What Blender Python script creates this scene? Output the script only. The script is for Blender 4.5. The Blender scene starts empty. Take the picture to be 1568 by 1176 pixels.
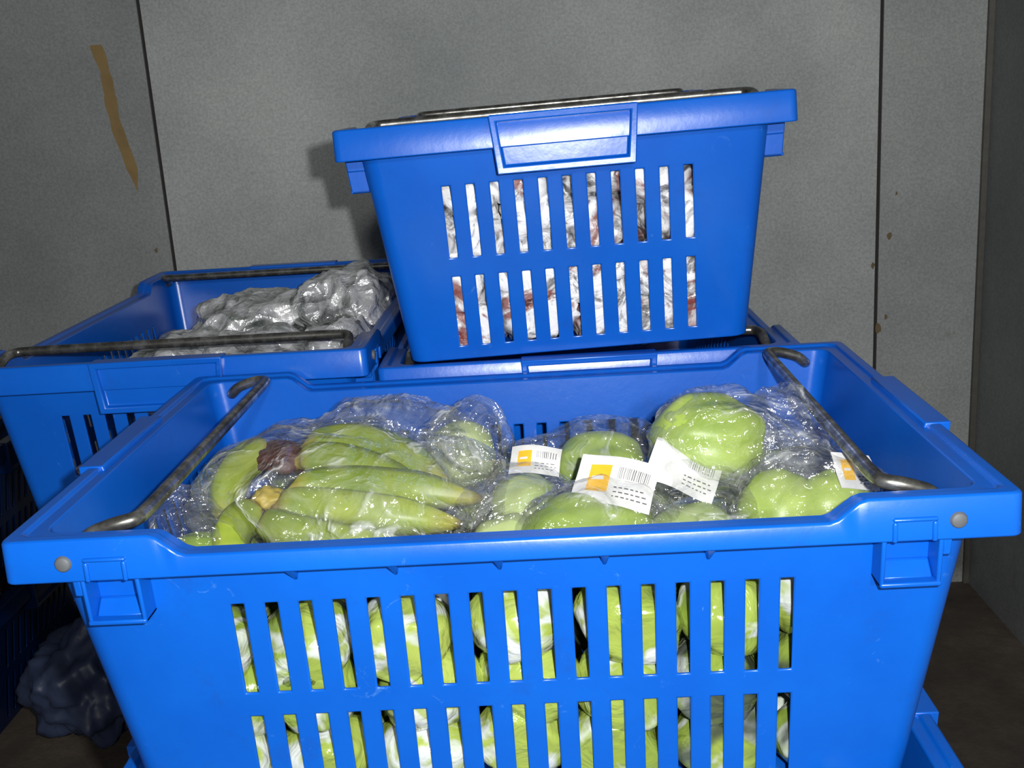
import bpy, bmesh, math, random
from mathutils import Vector, Matrix, noise
random.seed(7)
S=bpy.context.scene
S.view_settings.view_transform='Standard'
S.view_settings.look='None'

# ------------------------------------------------------------------ helpers
def new_mat(name):
    m=bpy.data.materials.new(name); m.use_nodes=True
    nt=m.node_tree; nt.nodes.clear()
    out=nt.nodes.new('ShaderNodeOutputMaterial')
    return m,nt,out
def N(nt,t,**kw):
    n=nt.nodes.new(t)
    for k,v in kw.items():
        if k in n.inputs: n.inputs[k].default_value=v
        else: setattr(n,k,v)
    return n
def tex(nt,scale,detail=4,rough=.55,dist=0,coord='Object',mapscale=None,kind='noise'):
    tc=nt.nodes.new('ShaderNodeTexCoord')
    mp=nt.nodes.new('ShaderNodeMapping')
    if mapscale: mp.inputs['Scale'].default_value=mapscale
    nt.links.new(tc.outputs[coord],mp.inputs['Vector'])
    if kind=='noise':
        n=N(nt,'ShaderNodeTexNoise',Scale=scale,Detail=detail,Roughness=rough,Distortion=dist)
        nt.links.new(mp.outputs[0],n.inputs['Vector'])
    else:
        n=N(nt,'ShaderNodeTexVoronoi',Scale=scale)
        w=N(nt,'ShaderNodeTexNoise',Scale=scale*.45,Detail=2)
        nt.links.new(mp.outputs[0],w.inputs['Vector'])
        sc=N(nt,'ShaderNodeVectorMath',operation='SCALE'); sc.inputs['Scale'].default_value=dist
        nt.links.new(w.outputs['Color'],sc.inputs[0])
        ad=N(nt,'ShaderNodeVectorMath',operation='ADD'); nt.links.new(mp.outputs[0],ad.inputs[0]); nt.links.new(sc.outputs[0],ad.inputs[1])
        nt.links.new(ad.outputs[0],n.inputs['Vector'])
    return n
def ramp(nt,src,stops,interp='LINEAR'):
    r=nt.nodes.new('ShaderNodeValToRGB'); r.color_ramp.interpolation=interp
    e=r.color_ramp.elements
    while len(e)<len(stops): e.new(.5)
    for i,(p,c) in enumerate(stops):
        e[i].position=p; e[i].color=(*c,1) if len(c)==3 else c
    nt.links.new(src,r.inputs[0]); return r
def mixc(nt,fac,a,b):
    m=nt.nodes.new('ShaderNodeMix'); m.data_type='RGBA'
    for s,sock in ((fac,0),(a,6),(b,7)):
        if isinstance(s,(int,float)): m.inputs[sock].default_value=s
        elif isinstance(s,tuple): m.inputs[sock].default_value=(*s,1)
        else: nt.links.new(s,m.inputs[sock])
    return m.outputs[2]
def bump(nt,src,strength,dist=.002):
    b=N(nt,'ShaderNodeBump',Strength=strength,Distance=dist)
    nt.links.new(src,b.inputs['Height']); return b
def principled(nt,out,**kw):
    p=N(nt,'ShaderNodeBsdfPrincipled')
    for k,v in kw.items():
        k=k.replace('_',' ')
        if isinstance(v,(int,float)): p.inputs[k].default_value=v
        elif isinstance(v,tuple): p.inputs[k].default_value=(*v,1)
        else: nt.links.new(v,p.inputs[k])
    nt.links.new(p.outputs[0],out.inputs[0]); return p
def g(v):
    return tuple(((c/255)/12.92 if c/255<=.04045 else ((c/255+.055)/1.055)**2.4) for c in v)

# ------------------------------------------------------------------ materials
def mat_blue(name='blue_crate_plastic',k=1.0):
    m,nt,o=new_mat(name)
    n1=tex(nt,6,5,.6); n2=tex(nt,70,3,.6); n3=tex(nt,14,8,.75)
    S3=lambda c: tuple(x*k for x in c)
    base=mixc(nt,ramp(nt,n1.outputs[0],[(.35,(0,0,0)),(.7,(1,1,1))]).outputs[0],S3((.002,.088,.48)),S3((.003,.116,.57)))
    dirt=ramp(nt,n3.outputs[0],[(.58,(0,0,0)),(.76,(.8,.8,.8))])
    base=mixc(nt,dirt.outputs[0],base,S3((.008,.072,.37)))
    sc=tex(nt,38,6,.8,1.5)
    scr=ramp(nt,sc.outputs[0],[(.64,(0,0,0)),(.74,(.6,.6,.6))])
    base=mixc(nt,scr.outputs[0],base,S3((.08,.24,.58)))
    b=bump(nt,n2.outputs[0],.14,.001)
    principled(nt,o,Base_Color=base,Roughness=.27,Normal=b.outputs[0],Specular_IOR_Level=.5)
    return m
def mat_steel():
    m,nt,o=new_mat('worn_steel')
    n=tex(nt,60,5,.7)
    c=ramp(nt,n.outputs[0],[(.3,g((66,64,60))),(.5,g((122,121,116))),(.7,g((190,189,184)))])
    r=ramp(nt,n.outputs[0],[(.3,(.42,.42,.42)),(.7,(.2,.2,.2))])
    principled(nt,o,Base_Color=c.outputs[0],Metallic=.85,Roughness=r.outputs[0],Normal=bump(nt,n.outputs[0],.15,.0006).outputs[0])
    return m
def mat_film(name='clear_plastic_film',haze=.085,gl=.10):
    m,nt,o=new_mat(name)
    n=tex(nt,16,3,.5,2.0); n2=tex(nt,60,2,.5,1.5)
    add=N(nt,'ShaderNodeMath',operation='ADD'); nt.links.new(n.outputs[0],add.inputs[0])
    mu=N(nt,'ShaderNodeMath',operation='MULTIPLY'); mu.inputs[1].default_value=.17; nt.links.new(n2.outputs[0],mu.inputs[0]); nt.links.new(mu.outputs[0],add.inputs[1])
    b=bump(nt,add.outputs[0],1.0,.026)
    tr=N(nt,'ShaderNodeBsdfTransparent'); tr.inputs[0].default_value=(.985,.985,.985,1)
    gls=N(nt,'ShaderNodeBsdfGlossy'); gls.inputs['Roughness'].default_value=.13; gls.inputs[0].default_value=(1,1,1,1)
    nt.links.new(b.outputs[0],gls.inputs['Normal'])
    lw=N(nt,'ShaderNodeLayerWeight',Blend=.25)
    f=N(nt,'ShaderNodeMapRange'); f.inputs['To Min'].default_value=gl; f.inputs['To Max'].default_value=.42
    nt.links.new(lw.outputs['Facing'],f.inputs[0])
    m1=N(nt,'ShaderNodeMixShader'); nt.links.new(f.outputs[0],m1.inputs[0]); nt.links.new(tr.outputs[0],m1.inputs[1]); nt.links.new(gls.outputs[0],m1.inputs[2])
    df=N(nt,'ShaderNodeBsdfDiffuse'); df.inputs[0].default_value=(.75,.78,.78,1); nt.links.new(b.outputs[0],df.inputs['Normal'])
    hz=ramp(nt,n.outputs[0],[(.45,(haze*.3,)*3),(.60,(haze,)*3),(.64,(haze*3.5,)*3),(.70,(haze*.6,)*3)])
    m2=N(nt,'ShaderNodeMixShader'); nt.links.new(hz.outputs[0],m2.inputs[0]); nt.links.new(m1.outputs[0],m2.inputs[1]); nt.links.new(df.outputs[0],m2.inputs[2])
    nt.links.new(m2.outputs[0],o.inputs[0]); return m
def mat_fruit(name,c1,c2):
    m,nt,o=new_mat(name)
    n=tex(nt,18,4,.6)
    c=ramp(nt,n.outputs[0],[(.3,c1),(.7,c2)]).outputs[0]
    n3=tex(nt,220,3,.6); n4=tex(nt,45,5,.7,.8)
    w=ramp(nt,n4.outputs[0],[(.6,(0,0,0)),(.72,(.5,.5,.5))])
    c=mixc(nt,w.outputs[0],c,g((214,222,150)))
    principled(nt,o,Base_Color=c,Roughness=.42,Normal=bump(nt,n3.outputs[0],.15,.001).outputs[0])
    return m
def mat_wrap():
    m,nt,o=new_mat('wrapped_green_fruit')
    n=tex(nt,9,3,.5); n2=tex(nt,20,3,.5,1.0); n5=tex(nt,40,3,.5,1.2); n6=tex(nt,13,3,.5,.5,mapscale=(1,1.3,.8))
    c=ramp(nt,n.outputs[0],[(.3,g((104,130,44))),(.7,g((160,176,84)))]).outputs[0]
    w=ramp(nt,n2.outputs[0],[(.53,(0,0,0)),(.57,(.5,.5,.5)),(.61,(1,1,1)),(.66,(.8,.8,.8)),(.69,(.15,.15,.15))])  # white patches: glare on the wrapping painted into the fruit colour
    c=mixc(nt,w.outputs[0],c,(.58,.62,.61))
    d=ramp(nt,n6.outputs[0],[(.36,(.9,.9,.9)),(.44,(0,0,0))])
    c=mixc(nt,d.outputs[0],c,g((62,70,62)))
    principled(nt,o,Base_Color=c,Roughness=.2,Normal=bump(nt,n5.outputs[0],.7,.006).outputs[0],Coat_Weight=.7,Coat_Roughness=.1)
    return m
def mat_banana():
    m,nt,o=new_mat('banana_peel')
    at=N(nt,'ShaderNodeAttribute'); at.attribute_name='ripe'
    n=tex(nt,25,4,.6); n3=tex(nt,90,6,.75)
    c=ramp(nt,n.outputs[0],[(.3,g((122,146,44))),(.7,g((164,178,70)))]).outputs[0]
    yel=ramp(nt,at.outputs['Fac'],[(.10,(.85,.85,.85)),(.26,(0,0,0)),(.84,(0,0,0)),(.95,(.45,.45,.45))])
    c=mixc(nt,yel.outputs[0],c,g((200,176,80)))
    tip=ramp(nt,at.outputs['Fac'],[(0,(1,1,1)),(.05,(.8,.8,.8)),(.10,(0,0,0)),(.96,(0,0,0)),(1,(1,1,1))])
    c=mixc(nt,tip.outputs[0],c,g((88,56,34)))
    sp=ramp(nt,n3.outputs[0],[(.62,(0,0,0)),(.72,(.7,.7,.7))])
    c=mixc(nt,sp.outputs[0],c,g((90,84,40)))
    principled(nt,o,Base_Color=c,Roughness=.42)
    return m
def mat_plain(name,c,rough=.6,metal=0,bs=0,bscale=60):
    m,nt,o=new_mat(name)
    n=tex(nt,bscale,4,.6)
    cc=ramp(nt,n.outputs[0],[(.3,tuple(x*.85 for x in c)),(.7,tuple(min(1,x*1.1) for x in c))])
    kw=dict(Base_Color=cc.outputs[0],Roughness=rough,Metallic=metal)
    if bs: kw['Normal']=bump(nt,n.outputs[0],bs,.002).outputs[0]
    principled(nt,o,**kw); return m
def mat_foil():
    m,nt,o=new_mat('foil_wrap')
    v=tex(nt,30,dist=.09,kind='v'); n=tex(nt,20,5,.62,1.2); n2=tex(nt,9,4,.6,1); n3=tex(nt,42,4,.6,1.2)
    c=ramp(nt,n.outputs[0],[(.30,g((96,101,99))),(.40,g((176,179,179))),(.50,g((232,233,235))),(.66,g((255,255,255)))]).outputs[0]
    gr=ramp(nt,n2.outputs[0],[(.60,(0,0,0)),(.66,(.6,.6,.6))])
    c=mixc(nt,gr.outputs[0],c,g((78,98,76)))
    hs=N(nt,'ShaderNodeMath',operation='MULTIPLY_ADD'); hs.inputs[1].default_value=.5; nt.links.new(n3.outputs[0],hs.inputs[0]); nt.links.new(v.outputs['Distance'],hs.inputs[2])
    principled(nt,o,Base_Color=c,Metallic=.5,Roughness=.3,Normal=bump(nt,hs.outputs[0],.9,.014).outputs[0],Coat_Weight=.7,Coat_Roughness=.12)
    return m
def mat_packs():
    m,nt,o=new_mat('wrapped_pack_film')
    n=tex(nt,26,5,.65,1.8); n2=tex(nt,16,4,.6,1)
    c=ramp(nt,n.outputs[0],[(.30,g((50,46,48))),(.42,g((150,150,152))),(.50,g((240,240,240))),(.8,g((250,250,250)))]).outputs[0]
    rd=ramp(nt,n2.outputs[0],[(.54,(0,0,0)),(.61,(.85,.85,.85))])
    c=mixc(nt,rd.outputs[0],c,g((128,48,38)))
    principled(nt,o,Base_Color=c,Roughness=.2,Normal=bump(nt,n.outputs[0],.6,.006).outputs[0],Coat_Weight=.5)
    return m
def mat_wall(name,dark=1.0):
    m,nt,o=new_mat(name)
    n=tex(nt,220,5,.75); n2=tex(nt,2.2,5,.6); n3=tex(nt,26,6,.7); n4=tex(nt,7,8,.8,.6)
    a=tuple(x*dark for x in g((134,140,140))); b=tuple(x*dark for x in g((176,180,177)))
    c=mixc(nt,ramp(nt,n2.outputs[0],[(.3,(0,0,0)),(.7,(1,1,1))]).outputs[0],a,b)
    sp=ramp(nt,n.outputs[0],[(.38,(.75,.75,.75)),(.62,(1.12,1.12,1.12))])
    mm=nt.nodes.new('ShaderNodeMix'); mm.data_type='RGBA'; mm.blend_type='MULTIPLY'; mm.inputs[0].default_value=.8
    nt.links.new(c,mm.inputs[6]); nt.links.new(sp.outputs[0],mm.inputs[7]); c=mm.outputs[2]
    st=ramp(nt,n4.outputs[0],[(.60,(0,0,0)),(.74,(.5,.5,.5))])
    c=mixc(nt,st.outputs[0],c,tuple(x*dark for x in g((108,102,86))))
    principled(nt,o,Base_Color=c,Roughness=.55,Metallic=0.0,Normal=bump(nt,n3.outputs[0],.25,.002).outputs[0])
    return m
def mat_floor():
    m,nt,o=new_mat('dirty_floor')
    n=tex(nt,5,8,.7); n2=tex(nt,90,4,.7)
    c=ramp(nt,n.outputs[0],[(.3,g((46,40,36))),(.55,g((78,69,60))),(.75,g((106,95,84)))])
    principled(nt,o,Base_Color=c.outputs[0],Roughness=.75,Normal=bump(nt,n2.outputs[0],.4,.003).outputs[0])
    return m
BLUE=mat_blue(); BLUE_SHADED=mat_blue('shaded_blue_crate_plastic',.10); STEEL=mat_steel(); FILM=mat_film(); FILMH=mat_film('hazy_plastic_film',.11,.12); FOIL=mat_foil(); PACK=mat_packs()  # left-stack crates: same blue plastic, with shadow darkened into the colour
MANGO=mat_fruit('green_fruit_skin',g((134,162,60)),g((170,190,98)))
PALE=mat_fruit('pale_green_fruit_skin',g((150,170,104)),g((186,198,140)))
WRAP=mat_wrap()
BAN=mat_banana()
WHITE=mat_plain('label_paper',(.70,.70,.69),.5); ORANGE=mat_plain('label_yellow',g((236,184,48)),.5); INK=mat_plain('label_ink',(.08,.08,.08),.6)
CROWN=mat_plain('banana_crown',g((84,46,40)),.6,0,.4); CROWNY=mat_plain('banana_stem',g((180,160,66)),.5)
GREY=mat_plain('pin_metal',g((92,96,100)),.6,.1)

# ------------------------------------------------------------------ mesh utils
def make_obj(name,verts,faces,mats,fm=None,smooth=True,parent=None,angle=None):
    me=bpy.data.meshes.new(name); me.from_pydata(verts,[],faces); me.update()
    for m in mats: me.materials.append(m)
    if fm:
        for p,i in zip(me.polygons,fm): p.material_index=i
    for p in me.polygons: p.use_smooth=smooth
    bm=bmesh.new(); bm.from_mesh(me); bmesh.ops.recalc_face_normals(bm,faces=bm.faces); bm.to_mesh(me); bm.free()
    if angle: 
        try: me.set_sharp_from_angle(angle=math.radians(angle))
        except Exception: pass
    ob=bpy.data.objects.new(name,me); S.collection.objects.link(ob)
    if parent: ob.parent=parent
    return ob
def empty(name,loc=(0,0,0)):
    e=bpy.data.objects.new(name,None); e.location=loc; e.empty_display_size=.02
    S.collection.objects.link(e); return e
class MB:
    def __init__(s): s.v=[]; s.f=[]; s.m=[]
    def add(s,vs,fs,mi=0):
        o=len(s.v); s.v+= [tuple(v) for v in vs]
        for f in fs: s.f.append([i+o for i in f]); s.m.append(mi)
    def box(s,x0,x1,y0,y1,z0,z1,mi=0):
        s.hexa([(x0,y0,z0),(x1,y0,z0),(x1,y1,z0),(x0,y1,z0),(x0,y0,z1),(x1,y0,z1),(x1,y1,z1),(x0,y1,z1)],mi)
    def hexa(s,v,mi=0):
        s.add(v,[(0,3,2,1),(4,5,6,7),(0,1,5,4),(1,2,6,5),(2,3,7,6),(3,0,4,7)],mi)
    def tube(s,pts,r,seg=12,mi=0,cap=True):
        pts=[Vector(p) for p in pts]; n=len(pts); rings=[]
        rr=r if isinstance(r,list) else [r]*n
        t0=(pts[1]-pts[0]).normalized(); up=Vector((0,0,1)) if abs(t0.z)<.9 else Vector((1,0,0))
        u=t0.cross(up).normalized()
        for i,p in enumerate(pts):
            t=(pts[min(i+1,n-1)]-pts[max(i-1,0)]).normalized()
            u=(u-t*u.dot(t)).normalized(); w=t.cross(u)
            rings.append([p+(u*math.cos(a)+w*math.sin(a))*rr[i] for a in [2*math.pi*k/seg for k in range(seg)]])
        vs=[q for rg in rings for q in rg]; fs=[]
        for i in range(n-1):
            for k in range(seg):
                a=i*seg+k;b=i*seg+(k+1)%seg; fs.append((a,b,b+seg,a+seg))
        if cap: fs.append(tuple(range(seg))[::-1]); fs.append(tuple((n-1)*seg+k for k in range(seg)))
        s.add(vs,fs,mi)
def fillet(pts,rad,k=6):
    pts=[Vector(p) for p in pts]; out=[pts[0]]
    for i in range(1,len(pts)-1):
        a,b,c=pts[i-1],pts[i],pts[i+1]
        d1=(a-b);d2=(c-b); r=min(rad,d1.length*.45,d2.length*.45)
        p,q=b+d1.normalized()*r,b+d2.normalized()*r
        for j in range(k+1):
            t=j/k; out.append(p*(1-t)**2+b*2*t*(1-t)+q*t*t)
    out.append(pts[-1]); return out

# ------------------------------------------------------------------ crate
A,B,H=.302,.2,.22; RR=.0162; SL=.105; ST=.16; K=.0247; TH=.003
def crate_mesh():
    mb=MB()
    hxy=lambda h:(A-RR-ST*h, B-RR-SL*h)
    def slots(n,ext,w):
        sp=(2*ext-w)/(n-1); return [(-ext+i*sp,-ext+i*sp+w) for i in range(n)]
    sl_long=slots(17,.1745,.0082); sl_short=slots(11,.112,.0078)
    desc=[];hole=[]
    def side(k,sl,extra,flip):
        xs=[]
        for a,b in sl: xs+=[a,b]
        xs+=extra; xs=sorted(xs)
        hs=set(round(a,6) for a,b in sl); he=set(round(b,6) for a,b in sl)
        if flip: xs=xs[::-1]
        for i,x in enumerate(xs):
            desc.append(('S',k,x))
            if flip: hole.append(round(x,6) in he)
            else: hole.append(round(x,6) in hs)
    def corner(c):
        a0=[-90,0,90,180][c]
        for i in range(7): desc.append(('A',c,math.radians(a0+15*i))); hole.append(False)
    dx=[-.212,-.207,-.201,-.195,-.19,.19,.195,.201,.207,.212]
    side(0,sl_long,dx,False); corner(0)
    side(1,sl_short,[-.13,.13],False); corner(1)
    side(2,sl_long,dx,True); corner(2)
    side(3,sl_short,[-.13,.13],True); corner(3)
    n=len(desc)
    sg=[(1,-1),(1,1),(-1,1),(-1,-1)]
    def pos(d,hx,hy,rad):
        if d[0]=='S':
            return [(d[2],-hy),(hx,d[2]),(d[2],hy),(-hx,d[2])][d[1]]
        sx,sy=sg[d[1]]
        return (sx*(hx-rad)+rad*math.cos(d[2]), sy*(hy-rad)+rad*math.sin(d[2]))
    def ht(d):
        if d[0]=='S' and d[1] in (0,2):
            x=abs(d[2]); t=min(1,max(0,(x-.19)/.022))
            return .0135*(1-t*t*(3-2*t))
        return 0.
    rows=[None,.0546,.1207,.1386,.2064,H]
    O=[];I=[]
    def add(p): mb.v.append(p); return len(mb.v)-1
    for ri,h in enumerate(rows):
        ro=[];rin=[]
        for d in desc:
            ho=ht(d)+.003 if h is None else h
            hi=ht(d) if h is None else (H-.003 if h==H else h)
            hx,hy=hxy(ho); x,y=pos(d,hx,hy,.016); ro.append(add((x,y,-ho)))
            hx,hy=hxy(hi); x,y=pos(d,hx-TH,hy-TH,.013); rin.append(add((x,y,-hi)))
        O.append(ro);I.append(rin)
    def F(*f): mb.f.append(list(f)); mb.m.append(0)
    for i in range(len(rows)-1):
        for j in range(n):
            j2=(j+1)%n
            if i in (1,3) and hole[j]:
                F(O[i][j],O[i][j2],I[i][j2],I[i][j]); F(O[i+1][j2],O[i+1][j],I[i+1][j],I[i+1][j2])
                F(O[i][j],I[i][j],I[i+1][j],O[i+1][j]); F(O[i][j2],O[i+1][j2],I[i+1][j2],I[i][j2])
            else:
                F(O[i][j],O[i+1][j],O[i+1][j2],O[i][j2]); F(I[i][j],I[i][j2],I[i+1][j2],I[i+1][j])
    F(*O[-1]); F(*I[-1][::-1])
    # rim: inner land, a small step, raised outer band, skirt
    prof=[(.0060,0,.010),(.0075,-.0024,.008),(RR-.0012,-.0024,.0065),(RR,-.0006,.007),(RR+.0005,None,.007),(RR-.0025,None,.006),(RR-.003,.003,.006)]
    rings=[I[0]]
    for o_,dh,rad in prof:
        rg=[]
        for d in desc:
            h=K if dh is None else ht(d)+dh
            hx,hy=hxy(0); x,y=pos(d,hx+o_,hy+o_,rad); rg.append(add((x,y,-h)))
        rings.append(rg)
    rings.append(O[0])
    for a,b in zip(rings,rings[1:]):
        for j in range(n):
            j2=(j+1)%n; F(a[j],a[j2],b[j2],b[j])
    # handle plates on the short ends
    for sx in (-1,1):
        X=lambda o_:sx*(A+o_)
        y0,y1=.064,.060; z0,z1=.0035,-.047; bd=.006
        fo=[(X(.006),-y0,z0),(X(.006),y0,z0),(X(.004),y1,z1),(X(.004),-y1,z1)]
        fi=[(X(.005),-y0+bd,z0-bd),(X(.005),y0-bd,z0-bd),(X(.0035),y1-bd,z1+bd),(X(.0035),-y1+bd,z1+bd)]
        fr=[(X(-.001),-y0+bd+.001,z0-bd-.001),(X(-.001),y0-bd-.001,z0-bd-.001),(X(-.001),y1-bd-.001,z1+bd+.001),(X(-.001),-y1+bd+.001,z1+bd+.001)]
        bk=[(X(-.012),-y0,z0),(X(-.012),y0,z0),(X(-.0235),y1,z1),(X(-.0235),-y1,z1)]
        vs=fo+fi+fr+bk; fs=[]
        for i in range(4):
            j=(i+1)%4
            fs+=[(i,j,4+j,4+i),(4+i,4+j,8+j,8+i),(i,12+i,12+j,j)]
        fs+=[(8,9,10,11),(12,15,14,13)]
        mb.add(vs,fs)
    # brackets, gussets and pins on the long sides
    for sy in (-1,1):
        Y=lambda o_,h=0:sy*(B-RR-SL*h+o_)
        def slab(x0,x1,h0,h1,o0,o1,o0b=None,o1b=None):
            o0b=o0 if o0b is None else o0b; o1b=o1 if o1b is None else o1b
            mb.hexa([(x0,Y(o0b,h1),-h1),(x1,Y(o0b,h1),-h1),(x1,Y(o1b,h1),-h1),(x0,Y(o1b,h1),-h1),
                     (x0,Y(o0,h0),-h0),(x1,Y(o0,h0),-h0),(x1,Y(o1,h0),-h0),(x0,Y(o1,h0),-h0)])
        for sx in (-1,1):
            xa,xb=sorted((sx*.221,sx*.257))
            slab(xa,xa+.0028,K-.001,.056,-.001,.0175); slab(xb-.0028,xb,K-.001,.056,-.001,.0175)
            slab(xa,xb,.0528,.056,-.001,.0185)
            slab(xa+.003,xb-.003,.044,.053,-.001,.002,-.001,.012)
            xo=sx*.262; q=sorted((sx*.257,xo)); slab(q[0],q[1],K-.001,.036,-.001,.0165)
            for (xx0,xx1,hh0,hh1) in ((.226,.229,.012,K),(.249,.252,.012,K),(.226,.252,.0095,.012)):
                q=sorted((sx*xx0,sx*xx1)); mb.box(q[0],q[1],*sorted((sy*(B-.001),sy*(B+.0022))),-hh1,-hh0)
            px=sx*.264; pts=[(px,sy*(B-.004),-.0125),(px,sy*(B+.0014),-.0125),(px,sy*(B+.0026),-.0125)]
            mb.tube(pts,[.0052,.0052,.0036],14,2)
        for gx in (-.131,-.069,-.005,.059,.122):
            h0,h1=K-.001,K+.014
            mb.hexa([(gx-.0012,Y(-.001,h1),-h1),(gx+.0012,Y(-.001,h1),-h1),(gx+.0012,Y(.0008,h1),-h1),(gx-.0012,Y(.0008,h1),-h1),
                     (gx-.0035,Y(-.001,h0),-h0),(gx+.0035,Y(-.001,h0),-h0),(gx+.0035,Y(RR+.001,h0),-h0),(gx-.0035,Y(RR+.001,h0),-h0)])
    # bale arms
    for sx in (-1,1):
        pts=[(sx*.264,-.196,-.0125),(sx*.264,-.176,-.0115),(sx*.256,-.1745,-.004),(sx*.240,-.1740,.0012),(sx*.228,-.170,.0022),(sx*.2265,-.150,.0024)]
        pts=pts+[(x,-y,z) for x,y,z in pts[::-1]]
        mb.tube(fillet(pts,.010,5),.0047,12,1)
    return mb
cm=crate_mesh()
crate_base={}
def cmat(loc,rz=0,tilt=0): return Matrix.Translation(loc)@Matrix.Rotation(tilt,4,'Y')@Matrix.Rotation(rz,4,'Z')
def crate(loc,rz=0,tilt=0,mat=None):
    mat=mat or BLUE
    if mat.name not in crate_base:
        ob=make_obj('storage_crate',cm.v,cm.f,[mat,STEEL,GREY],cm.m,True,angle=38)
        crate_base[mat.name]=ob.data
    else:
        ob=bpy.data.objects.new('storage_crate',crate_base[mat.name]); S.collection.objects.link(ob)
    bv=ob.modifiers.new('edge_round','BEVEL'); bv.width=.0011; bv.segments=2; bv.limit_method='ANGLE'; bv.angle_limit=math.radians(40)
    ob.matrix_world=cmat(loc,rz,tilt)
    return ob
def clamp(mb,M,m=.0015,zmin=None):
    """push every vertex back inside the crate walls"""
    Mi=M.inverted()
    for i,v in enumerate(mb.v):
        q=Mi@Vector(v); h=max(0,-q.z)
        hx=A-RR-ST*h-TH-m; hy=B-RR-SL*h-TH-m
        q.x=max(-hx,min(hx,q.x)); q.y=max(-hy,min(hy,q.y)); q.z=max(q.z,-H+.0045)
        mb.v[i]=tuple(M@q)
R90=math.pi/2
FLOOR=-.2265*2-.22
MF=cmat((0,.2,0))
crate((0,.2,0)); crate((0,.2,-.2265)); crate((0,.2,-.453))
crate((.066,.408+.3,-.0035),R90+.009); crate((.15,.72,-.2300),R90); crate((.15,.72,-.4565),R90)
TZ=.223
TP=((.0520,.370+.3,TZ),R90+.009,-.027); MT=cmat(*TP); crate(*TP)
LP=((-.3387,.4085+.3,.0162),R90-.0055); ML=cmat(*LP); crate(*LP)
crate((-.255,.76,-.211),R90); crate((-.255,.76,-.4385),R90)
crate((-1.105,1.04,-.2265),0,0,BLUE_SHADED); crate((-1.105,1.04,-.453),0,0,BLUE_SHADED)

# ------------------------------------------------------------------ room
FL=FLOOR-.0005
WY=1.278
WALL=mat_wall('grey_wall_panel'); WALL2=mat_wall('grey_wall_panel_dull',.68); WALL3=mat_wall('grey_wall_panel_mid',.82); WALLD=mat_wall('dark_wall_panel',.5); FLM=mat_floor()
SEAM=mat_plain('seam_dark',g((38,36,34)),.8)
XL,XR,YF,ZT=-1.805,.771,-2.6,1.5
mb=MB()
edges=[XL,-.6053,.5946,XR]
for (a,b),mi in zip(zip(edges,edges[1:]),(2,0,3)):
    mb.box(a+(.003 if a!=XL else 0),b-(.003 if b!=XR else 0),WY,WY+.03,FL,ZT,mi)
for x in (-.6053,.5946):
    mb.box(x-.0031,x+.0031,WY+.004,WY+.03,FL,ZT,1)
wall_back=make_obj('wall_back',mb.v,mb.f,[WALL,SEAM,WALL2,WALL3],mb.m,False)
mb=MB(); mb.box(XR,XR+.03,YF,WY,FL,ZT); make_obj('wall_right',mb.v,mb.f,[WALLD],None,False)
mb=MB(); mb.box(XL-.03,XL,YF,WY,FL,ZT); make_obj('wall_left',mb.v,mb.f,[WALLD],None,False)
mb=MB(); mb.box(XL-.03,XR+.03,YF,WY+.03,FL-.03,FL); make_obj('floor',mb.v,mb.f,[FLM],None,False)
mb=MB(); mb.box(XR-.009,XR,WY-.008,WY,FL,ZT); make_obj('trim_1',mb.v,mb.f,[mat_plain('trim_metal',g((90,88,82)),.5,.3)],None,False)
def strip(name,pts,mat,y):
    vs=[];fs=[]
    for x,z,w in pts: vs+=[(x-w,y,z),(x+w*.9,y,z)]
    for i in range(len(pts)-1): fs.append((2*i,2*i+1,2*i+3,2*i+2))
    return make_obj(name,vs,fs,[mat],smooth=False,parent=wall_back)
TAPE=mat_plain('brown_tape',g((136,112,68)),.6,0,.3,25)
tp=[]
for i in range(40):
    t=i/39; z=.36-.238*t; x=-.684+.032*t+.003*math.sin(t*9)
    w=.0100+.0035*noise.noise(Vector((t*9,0,0)))+.002*noise.noise(Vector((t*31,3,0)))
    if t>.85: w*=max(.12,(1-t)/.15)
    tp.append((x,z,w))
strip('tape_residue',tp,TAPE,WY-.0006)
STN=mat_plain('rust_stain',g((104,88,62)),.7)
def blot(x,z,r,seed):
    n=18; vs=[(x+r*(1+.7*noise.noise(Vector((math.cos(a)*1.4,math.sin(a)*1.4,seed))))*math.cos(a),WY-.0005,z+1.5*r*(1+.7*noise.noise(Vector((math.cos(a)*1.4,math.sin(a)*1.4,seed+4))))*math.sin(a)) for a in [2*math.pi*i/n for i in range(n)]]
    make_obj('rust_stain',vs,[tuple(range(n))],[STN],smooth=False,parent=wall_back)
for i,(x,z,r) in enumerate([(-.633,.018,.003),(.615,-.03,.004),(.60,-.19,.006),(.612,-.17,.003),(.588,-.08,.003),(.625,.04,.002)]): blot(x,z,r,i*2.7)

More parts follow.
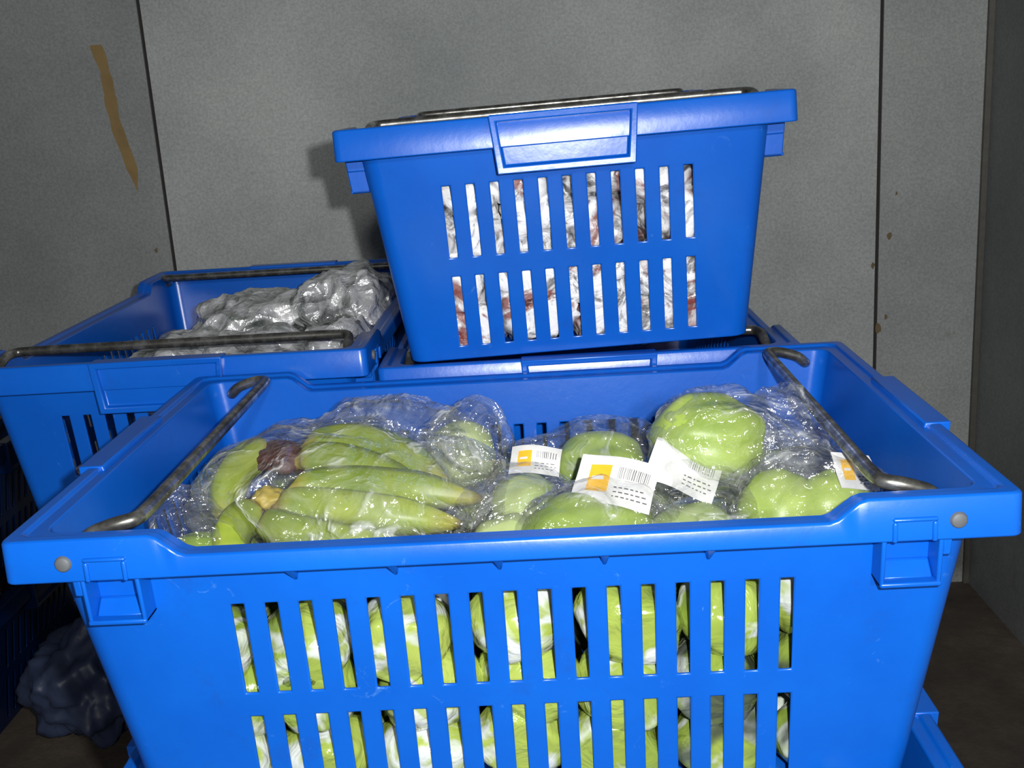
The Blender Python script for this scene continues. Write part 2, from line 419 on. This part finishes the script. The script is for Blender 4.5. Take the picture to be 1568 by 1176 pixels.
# ------------------------------------------------------------------ organic lumps
def ico(sub):
    bm=bmesh.new(); bmesh.ops.create_icosphere(bm,subdivisions=sub,radius=1)
    v=[x.co.copy() for x in bm.verts]; f=[[w.index for w in q.verts] for q in bm.faces]; bm.free(); return v,f
ICO={k:ico(k) for k in (3,4,5)}
def rotm(rx,ry,rz): return Matrix.Rotation(rz,3,'Z')@Matrix.Rotation(ry,3,'Y')@Matrix.Rotation(rx,3,'X')
def lump(mb,c,r,rot=(0,0,0),seed=0,sub=4,amp=.1,freq=2.,ridge=.0,rfreq=5,tail=None,tl=.5,mi=0,box=0,fur=0):
    V,Fc=ICO[sub]; M=rotm(*rot); c=Vector(c); off=Vector((seed*3.1,seed*1.7,seed*2.3)); vs=[]
    td=Vector(tail).normalized() if tail else None
    for d in V:
        k=1+amp*noise.noise(d*freq+off)
        if fur: # shallow lengthwise furrows of a chayote-like fruit, meeting at one end
            an=math.atan2(d.z,d.y); k-=fur*(abs(math.cos(an*2.5+seed))**6)*(1-abs(d.x))*1.2; k-=fur*1.6*math.exp(-((d.x-.98)/.12)**2)
            k*=1-.12*d.x
        if ridge:
            q=d*rfreq+off; q=q+Vector((noise.noise(q*.7),noise.noise(q*.7+Vector((5,5,5))),0))*.8
            dd=noise.voronoi(q)[0]
            k+=ridge*((dd[0])-.4)+ridge*.35*abs(noise.noise(q*2.3))
        p=d.copy()
        if box:
            m=max(abs(p.x),abs(p.y),abs(p.z)); p=p*(1-box+box/m)
        p=Vector((p.x*r[0],p.y*r[1],p.z*r[2]))*k
        if td:
            a=max(0,d.dot(td)-.45)/.55
            if a>0:
                ax=td*p.dot(td); side_=p-ax
                p=ax*(1+tl*a*a*2)+side_*(1-.25*a+.35*a*a)*(1+.25*a*math.sin(8*math.atan2(d.z+.3*d.x,d.y+.2)))
        vs.append(c+M@p)
    mb.add(vs,Fc,mi)

# deep pile in front crate, seen through the slots and between the bags
mb=MB(); sd=0
for iz,z in enumerate((-.184,-.136,-.094)):
    for iy in range(5):
        for ix in range(7):
            x=-.200+ix*.0667+random.uniform(-.008,.008); y=.062+iy*.068+random.uniform(-.008,.008)
            sd+=1
            lump(mb,(x,y,z+random.uniform(-.008,.006)),(.036,.032,.028),(random.uniform(-.4,.4),random.uniform(-.4,.4),random.uniform(0,3)),sd,4,.14,1.6,.09,2)
clamp(mb,MF)
make_obj('bagged_green_fruit_pile',mb.v,mb.f,[WRAP],None,True)

def label(parent,c,nrm,rotz,w,h,orange=True,seed=0):
    mb=MB(); n=Vector(nrm).normalized(); x=Vector((math.cos(rotz),math.sin(rotz),0)); x=(x-n*x.dot(n)).normalized(); y=n.cross(x); c=Vector(c)
    def P(u,v,o=0): 
        b=-.10*(u*u)/w*2 - .12*(v*v)/h + .0014*math.sin(u*120+seed)+.0008*math.sin(v*200+u*80)
        return c+x*u+y*v+n*(b+o)
    def quad(u0,u1,v0,v1,o,mi,nu=8,nv=4):
        vs=[P(u0+(u1-u0)*i/nu,v0+(v1-v0)*j/nv,o) for j in range(nv+1) for i in range(nu+1)]
        fs=[(j*(nu+1)+i,j*(nu+1)+i+1,(j+1)*(nu+1)+i+1,(j+1)*(nu+1)+i) for j in range(nv) for i in range(nu)]
        mb.add(vs,fs,mi)
    quad(-w/2,w/2,-h/2,h/2,0,0,16,8)
    if orange: quad(-w*.34,-w*.06,-h*.26,h*.28,.0004,1,6,4); quad(-w*.30,-w*.14,-h*.02,h*.05,.0007,0,4,2)
    rnd=random.Random(seed)
    u=w*.04
    while u<w*.42:
        t=rnd.choice((.0002,.0003,.0005)); quad(u,u+t,h*.02,h*.26,.0004,2,1,3); u+=t+rnd.choice((.0009,.0014))
    for k in range(3):
        v=-h*.16-h*.09*k; u=w*.02
        while u<w*.4:
            t=rnd.uniform(.001,.003); quad(u,u+t,v,v+h*.022,.0004,2,1,1); u+=t+.0014
    return make_obj('label',mb.v,mb.f,[WHITE,ORANGE,INK],mb.m,True,parent)

bagn=[0]
def bag(name,fruits,fm,film,labels=()):
    e=empty(name); bagn[0]+=1
    mbf=MB()
    for i,(c,r,rot) in enumerate(fruits): lump(mbf,c,r,rot,seed=bagn[0]+i+1,sub=5,amp=.10,freq=1.5,fur=.07)
    clamp(mbf,MF)
    make_obj('fruit',mbf.v,mbf.f,[fm],mbf.m,True,e)
    mbs=MB()
    for i,s in enumerate(film):
        s=dict(s)
        for k_,v_ in (('seed',i+3),('sub',5),('amp',.16),('freq',2.2),('ridge',.16),('rfreq',2.2)): s.setdefault(k_,v_)
        lump(mbs,**s)
    clamp(mbs,MF)
    make_obj('plastic_bag',mbs.v,mbs.f,[FILM],mbs.m,True,e)
    for l in labels: label(e,*l)
    return e
bag('bagged_green_mango',[((.149,.163,-.008),(.042,.035,.032),(.1,.15,.2))],MANGO,
    [dict(c=(.150,.163,-.010),r=(.048,.041,.037),tail=(1,.1,-.5),tl=.5,seed=5)])
bag('bagged_guava',[((-.038,.238,-.036),(.028,.029,.029),(0,0,0))],PALE,
    [dict(c=(-.036,.238,-.034),r=(.037,.036,.036),seed=9,tail=(.3,.2,1),tl=.1)])
bag('bagged_green_mango',[((.072,.232,-.047),(.038,.03,.026),(0,0,.3))],MANGO,
    [dict(c=(.070,.232,-.045),r=(.052,.038,.033),seed=11,tail=(-1,0,.1),tl=.3)])
bag('bagged_green_mango',[((.060,.108,-.058),(.050,.036,.031),(0,.1,.15))],MANGO,
    [dict(c=(.060,.108,-.055),r=(.060,.044,.037),seed=14)],
    [((.072,.113,-.0185),(-.15,-.62,.75),-.42,.056,.038,True,1)])
bag('bagged_guava',[((.012,.172,-.058),(.027,.028,.026),(0,0,0)),((.000,.112,-.066),(.027,.028,.026),(0,0,0))],PALE,
    [dict(c=(.006,.145,-.055),r=(.046,.048,.034),seed=15)],
    [((.017,.178,-.0225),(-.1,-.6,.75),-.2,.038,.024,True,2)])
bag('bagged_guava',[((.128,.105,-.062),(.032,.03,.026),(0,0,0))],PALE,
    [dict(c=(.130,.112,-.052),r=(.042,.040,.034),seed=19,tail=(-.2,.6,.6),tl=.2)],
    [((.122,.125,-.0165),(.15,-.6,.75),-.45,.050,.038,False,3)])
bag('bagged_green_mango',[((.186,.118,-.047),(.029,.03,.028),(0,0,1.2)),((.220,.112,-.046),(.026,.028,.027),(0,0,2))],MANGO,
    [dict(c=(.206,.118,-.044),r=(.055,.042,.038),seed=21),dict(c=(.205,.185,-.028),r=(.036,.034,.034),seed=23,ridge=.3,tail=(0,.2,1),tl=.2)],
    [((.234,.103,-.0165),(.25,-.6,.75),.1,.030,.028,True,4)])
bag('bagged_green_mango',[((-.215,.100,-.060),(.026,.026,.022),(0,0,0))],MANGO,
    [dict(c=(-.222,.110,-.055),r=(.032,.036,.030),seed=25,tail=(-.4,.3,1),tl=.3)])

# bananas
def banana(mb,pts,r=.0138):
    P=[Vector(p) for p in pts]; n=26; seg=15; C=[]
    for i in range(n+1):
        t=i/n
        C.append(P[0]*(1-t)**3+P[1]*3*t*(1-t)**2+P[2]*3*t*t*(1-t)+P[3]*t**3)
    base=len(mb.v); u=None
    for i,c in enumerate(C):
        t=i/n; tg=(C[min(i+1,n)]-C[max(i-1,0)]).normalized()
        if u is None: u=tg.cross(Vector((0,0,1))).normalized()
        u=(u-tg*u.dot(tg)).normalized(); w=tg.cross(u)
        if t<.20: k=.36+.64*max(0,(t-.08)/.12)**1.3 if t>.08 else .36
        elif t>.74: q=(t-.74)/.26; k=max(.2,1-.80*q**1.5)
        else: k=1
        for j in range(seg):
            a=2*math.pi*j/seg; f=1+.08*math.cos(5*a)
            mb.v.append(tuple(c+(u*math.cos(a)+w*math.sin(a))*r*k*f)); mb.t.append(t)
    for i in range(n):
        for j in range(seg):
            a=base+i*seg+j;b=base+i*seg+(j+1)%seg; mb.f.append([a,b,b+seg,a+seg]); mb.m.append(0)
    mb.f.append([base+j for j in range(seg)][::-1]); mb.m.append(0); mb.f.append([base+n*seg+j for j in range(seg)]); mb.m.append(0)
e=empty('bagged_banana_bunch')
mb=MB(); mb.t=[]
cr=Vector((-.180,.216,-.026))
bananas=[
 [cr+Vector((.006,.004,.000)),(-.140,.228,-.004),(-.095,.214,-.008),(-.046,.172,-.042)],
 [cr+Vector((.006,-.008,-.002)),(-.145,.200,-.012),(-.10,.184,-.020),(-.060,.152,-.048)],
 [cr+Vector((0,.006,-.006)),(-.15,.245,-.036),(-.10,.25,-.046),(-.065,.228,-.062)],
 [cr+Vector((-.008,.002,-.002)),(-.205,.222,-.010),(-.226,.195,-.026),(-.216,.155,-.058)],
]
c2=Vector((-.176,.154,-.038))
bananas+=[
 [c2+Vector((.004,0,0)),(-.145,.172,-.020),(-.085,.150,-.028),(-.022,.146,-.040)],
 [c2+Vector((.002,-.008,-.004)),(-.155,.132,-.024),(-.09,.112,-.034),(-.036,.120,-.048)],
 [c2+Vector((-.002,-.012,-.010)),(-.170,.100,-.034),(-.11,.080,-.046),(-.050,.090,-.058)],
 [c2+Vector((-.006,-.004,-.008)),(-.198,.130,-.032),(-.204,.100,-.046),(-.185,.074,-.064)],
]
for b in bananas: banana(mb,b)
clamp(mb,MF)
ob=make_obj('bananas',mb.v,mb.f,[BAN],mb.m,True,e)
at=ob.data.attributes.new('ripe','FLOAT','POINT')
for i,t in enumerate(mb.t): at.data[i].value=t
mb=MB(); lump(mb,cr+Vector((-.001,-.002,.003)),(.020,.016,.012),(0,.2,.3),31,4,.3,2,.25,3); make_obj('crown',mb.v,mb.f,[CROWN],None,True,e)
mb=MB(); lump(mb,c2+Vector((-.002,0,.004)),(.012,.011,.009),(0,.2,.3),33,4,.3,2,.2,3); make_obj('stem',mb.v,mb.f,[CROWNY],None,True,e)
mb=MB()
lump(mb,(-.128,.156,-.036),(.100,.084,.046),(0,.10,-.30),41,5,.14,2.4,.15,2.5,tail=(1,.35,.2),tl=.12,box=.25)
lump(mb,(-.095,.245,-.026),(.068,.035,.038),(0,.06,-.15),43,5,.22,2.4,.2,2.6)
clamp(mb,MF)
make_obj('plastic_bag',mb.v,mb.f,[FILMH],None,True,e)

# ------------------------------------------------------------------ foil bags in left crate
def foil(name,specs,mat):
    mb=MB()
    for s in specs: lump(mb,**dict(dict(sub=5,amp=.25,freq=1.8,ridge=.30,rfreq=2.2,box=.2),**s))
    clamp(mb,ML)
    make_obj(name,mb.v,mb.f,[mat],None,True)
foil('foil_wrapped_bag',[dict(c=(-.350,.780,-.030),r=(.072,.075,.045),seed=2,rot=(0,-.1,.2))],FOIL)
foil('foil_wrapped_bag',[dict(c=(-.218,.775,-.020),r=(.060,.075,.058),seed=4,rot=(.1,-.35,0))],FOIL)
foil('foil_wrapped_bag',[dict(c=(-.385,.640,-.052),r=(.058,.075,.045),seed=6)],FOIL)
foil('foil_wrapped_bag',[dict(c=(-.290,.610,-.052),r=(.070,.075,.05),seed=8,rot=(0,.1,.4))],FOIL)
foil('foil_wrapped_bag',[dict(c=(-.205,.630,-.050),r=(.050,.08,.05),seed=12)],FOIL)
foil('foil_wrapped_bag',[dict(c=(-.335,.70,-.14),r=(.12,.22,.055),seed=10,box=.5)],FOIL)
# packs inside the tall crate (seen through the slots)
mb=MB(); sd=50
for iz in range(4):
    for ix in range(4):
        for iy in range(3):
            sd+=1
            lump(mb,(.0536-.098+ix*.066,.488+iy*.16,TZ-.19+iz*.044),(.038,.085,.03),(random.uniform(-.2,.2),random.uniform(-.3,.3),random.uniform(-.3,.3)),sd,4,.2,1.8,.25,2.6,box=.3)
clamp(mb,MT,.003)
make_obj('film_wrapped_packs',mb.v,mb.f,[PACK],None,True)

# plastic bag and cardboard on the floor behind, left
mb=MB(); lump(mb,(-.70,.90,FL+.085),(.075,.085,.086),(0,0,.4),61,5,.3,1.8,.4,2.2)
mb.v=[(x,y,max(z,FL+.0008)) for x,y,z in mb.v]
make_obj('plastic_bag_on_floor',mb.v,mb.f,[mat_plain('bluish_plastic',g((48,58,84)),.5,0,.4,20)],None,True)
mb=MB(); mb.hexa([(-.62,.52,FL),(-.50,.60,FL),(-.56,.74,FL),(-.68,.66,FL),(-.62,.52,FL+.012),(-.50,.60,FL+.012),(-.56,.74,FL+.02),(-.68,.66,FL+.016)])
make_obj('cardboard_piece',mb.v,mb.f,[mat_plain('cardboard',g((150,118,90)),.8)],None,False)

# ------------------------------------------------------------------ camera
p,yaw,roll=.2574,-.03765,-.06426
Fv=Vector((math.sin(yaw)*math.cos(p),math.cos(yaw)*math.cos(p),-math.sin(p)))
r=Fv.cross(Vector((0,0,1))).normalized(); u=r.cross(Fv)
Rv=r*math.cos(roll)+u*math.sin(roll); Uv=-r*math.sin(roll)+u*math.cos(roll)
C=Vector((.03322,-.6051,.2427))
cd=bpy.data.cameras.new('camera'); cam=bpy.data.objects.new('camera',cd); S.collection.objects.link(cam)
cd.sensor_width=36; cd.lens=36*1694/1568; cd.clip_start=.02
cam.matrix_world=Matrix(((Rv.x,Uv.x,-Fv.x,C.x),(Rv.y,Uv.y,-Fv.y,C.y),(Rv.z,Uv.z,-Fv.z,C.z),(0,0,0,1)))
S.camera=cam
# ------------------------------------------------------------------ lights
l=bpy.data.lights.new('camera_flash','POINT'); l.energy=40; l.shadow_soft_size=.008; l.color=(1,1,.99)
lo=bpy.data.objects.new('camera_flash',l); lo.location=C+Rv*.045+Uv*.03; S.collection.objects.link(lo)
l=bpy.data.lights.new('fill_light','AREA'); l.energy=20; l.size=.12; l.color=(1,.98,.95)  # added fill behind the camera, evens out flash falloff; not a room fixture
lo=bpy.data.objects.new('fill_light',l); lo.location=C-Fv*1.9+Rv*.16+Uv*.10; lo.rotation_euler=(-Fv).to_track_quat('Z','Y').to_euler(); S.collection.objects.link(lo)
w=bpy.data.worlds.new('world'); S.world=w; w.use_nodes=True
w.node_tree.nodes['Background'].inputs[0].default_value=(.8,.85,1,1); w.node_tree.nodes['Background'].inputs[1].default_value=.05
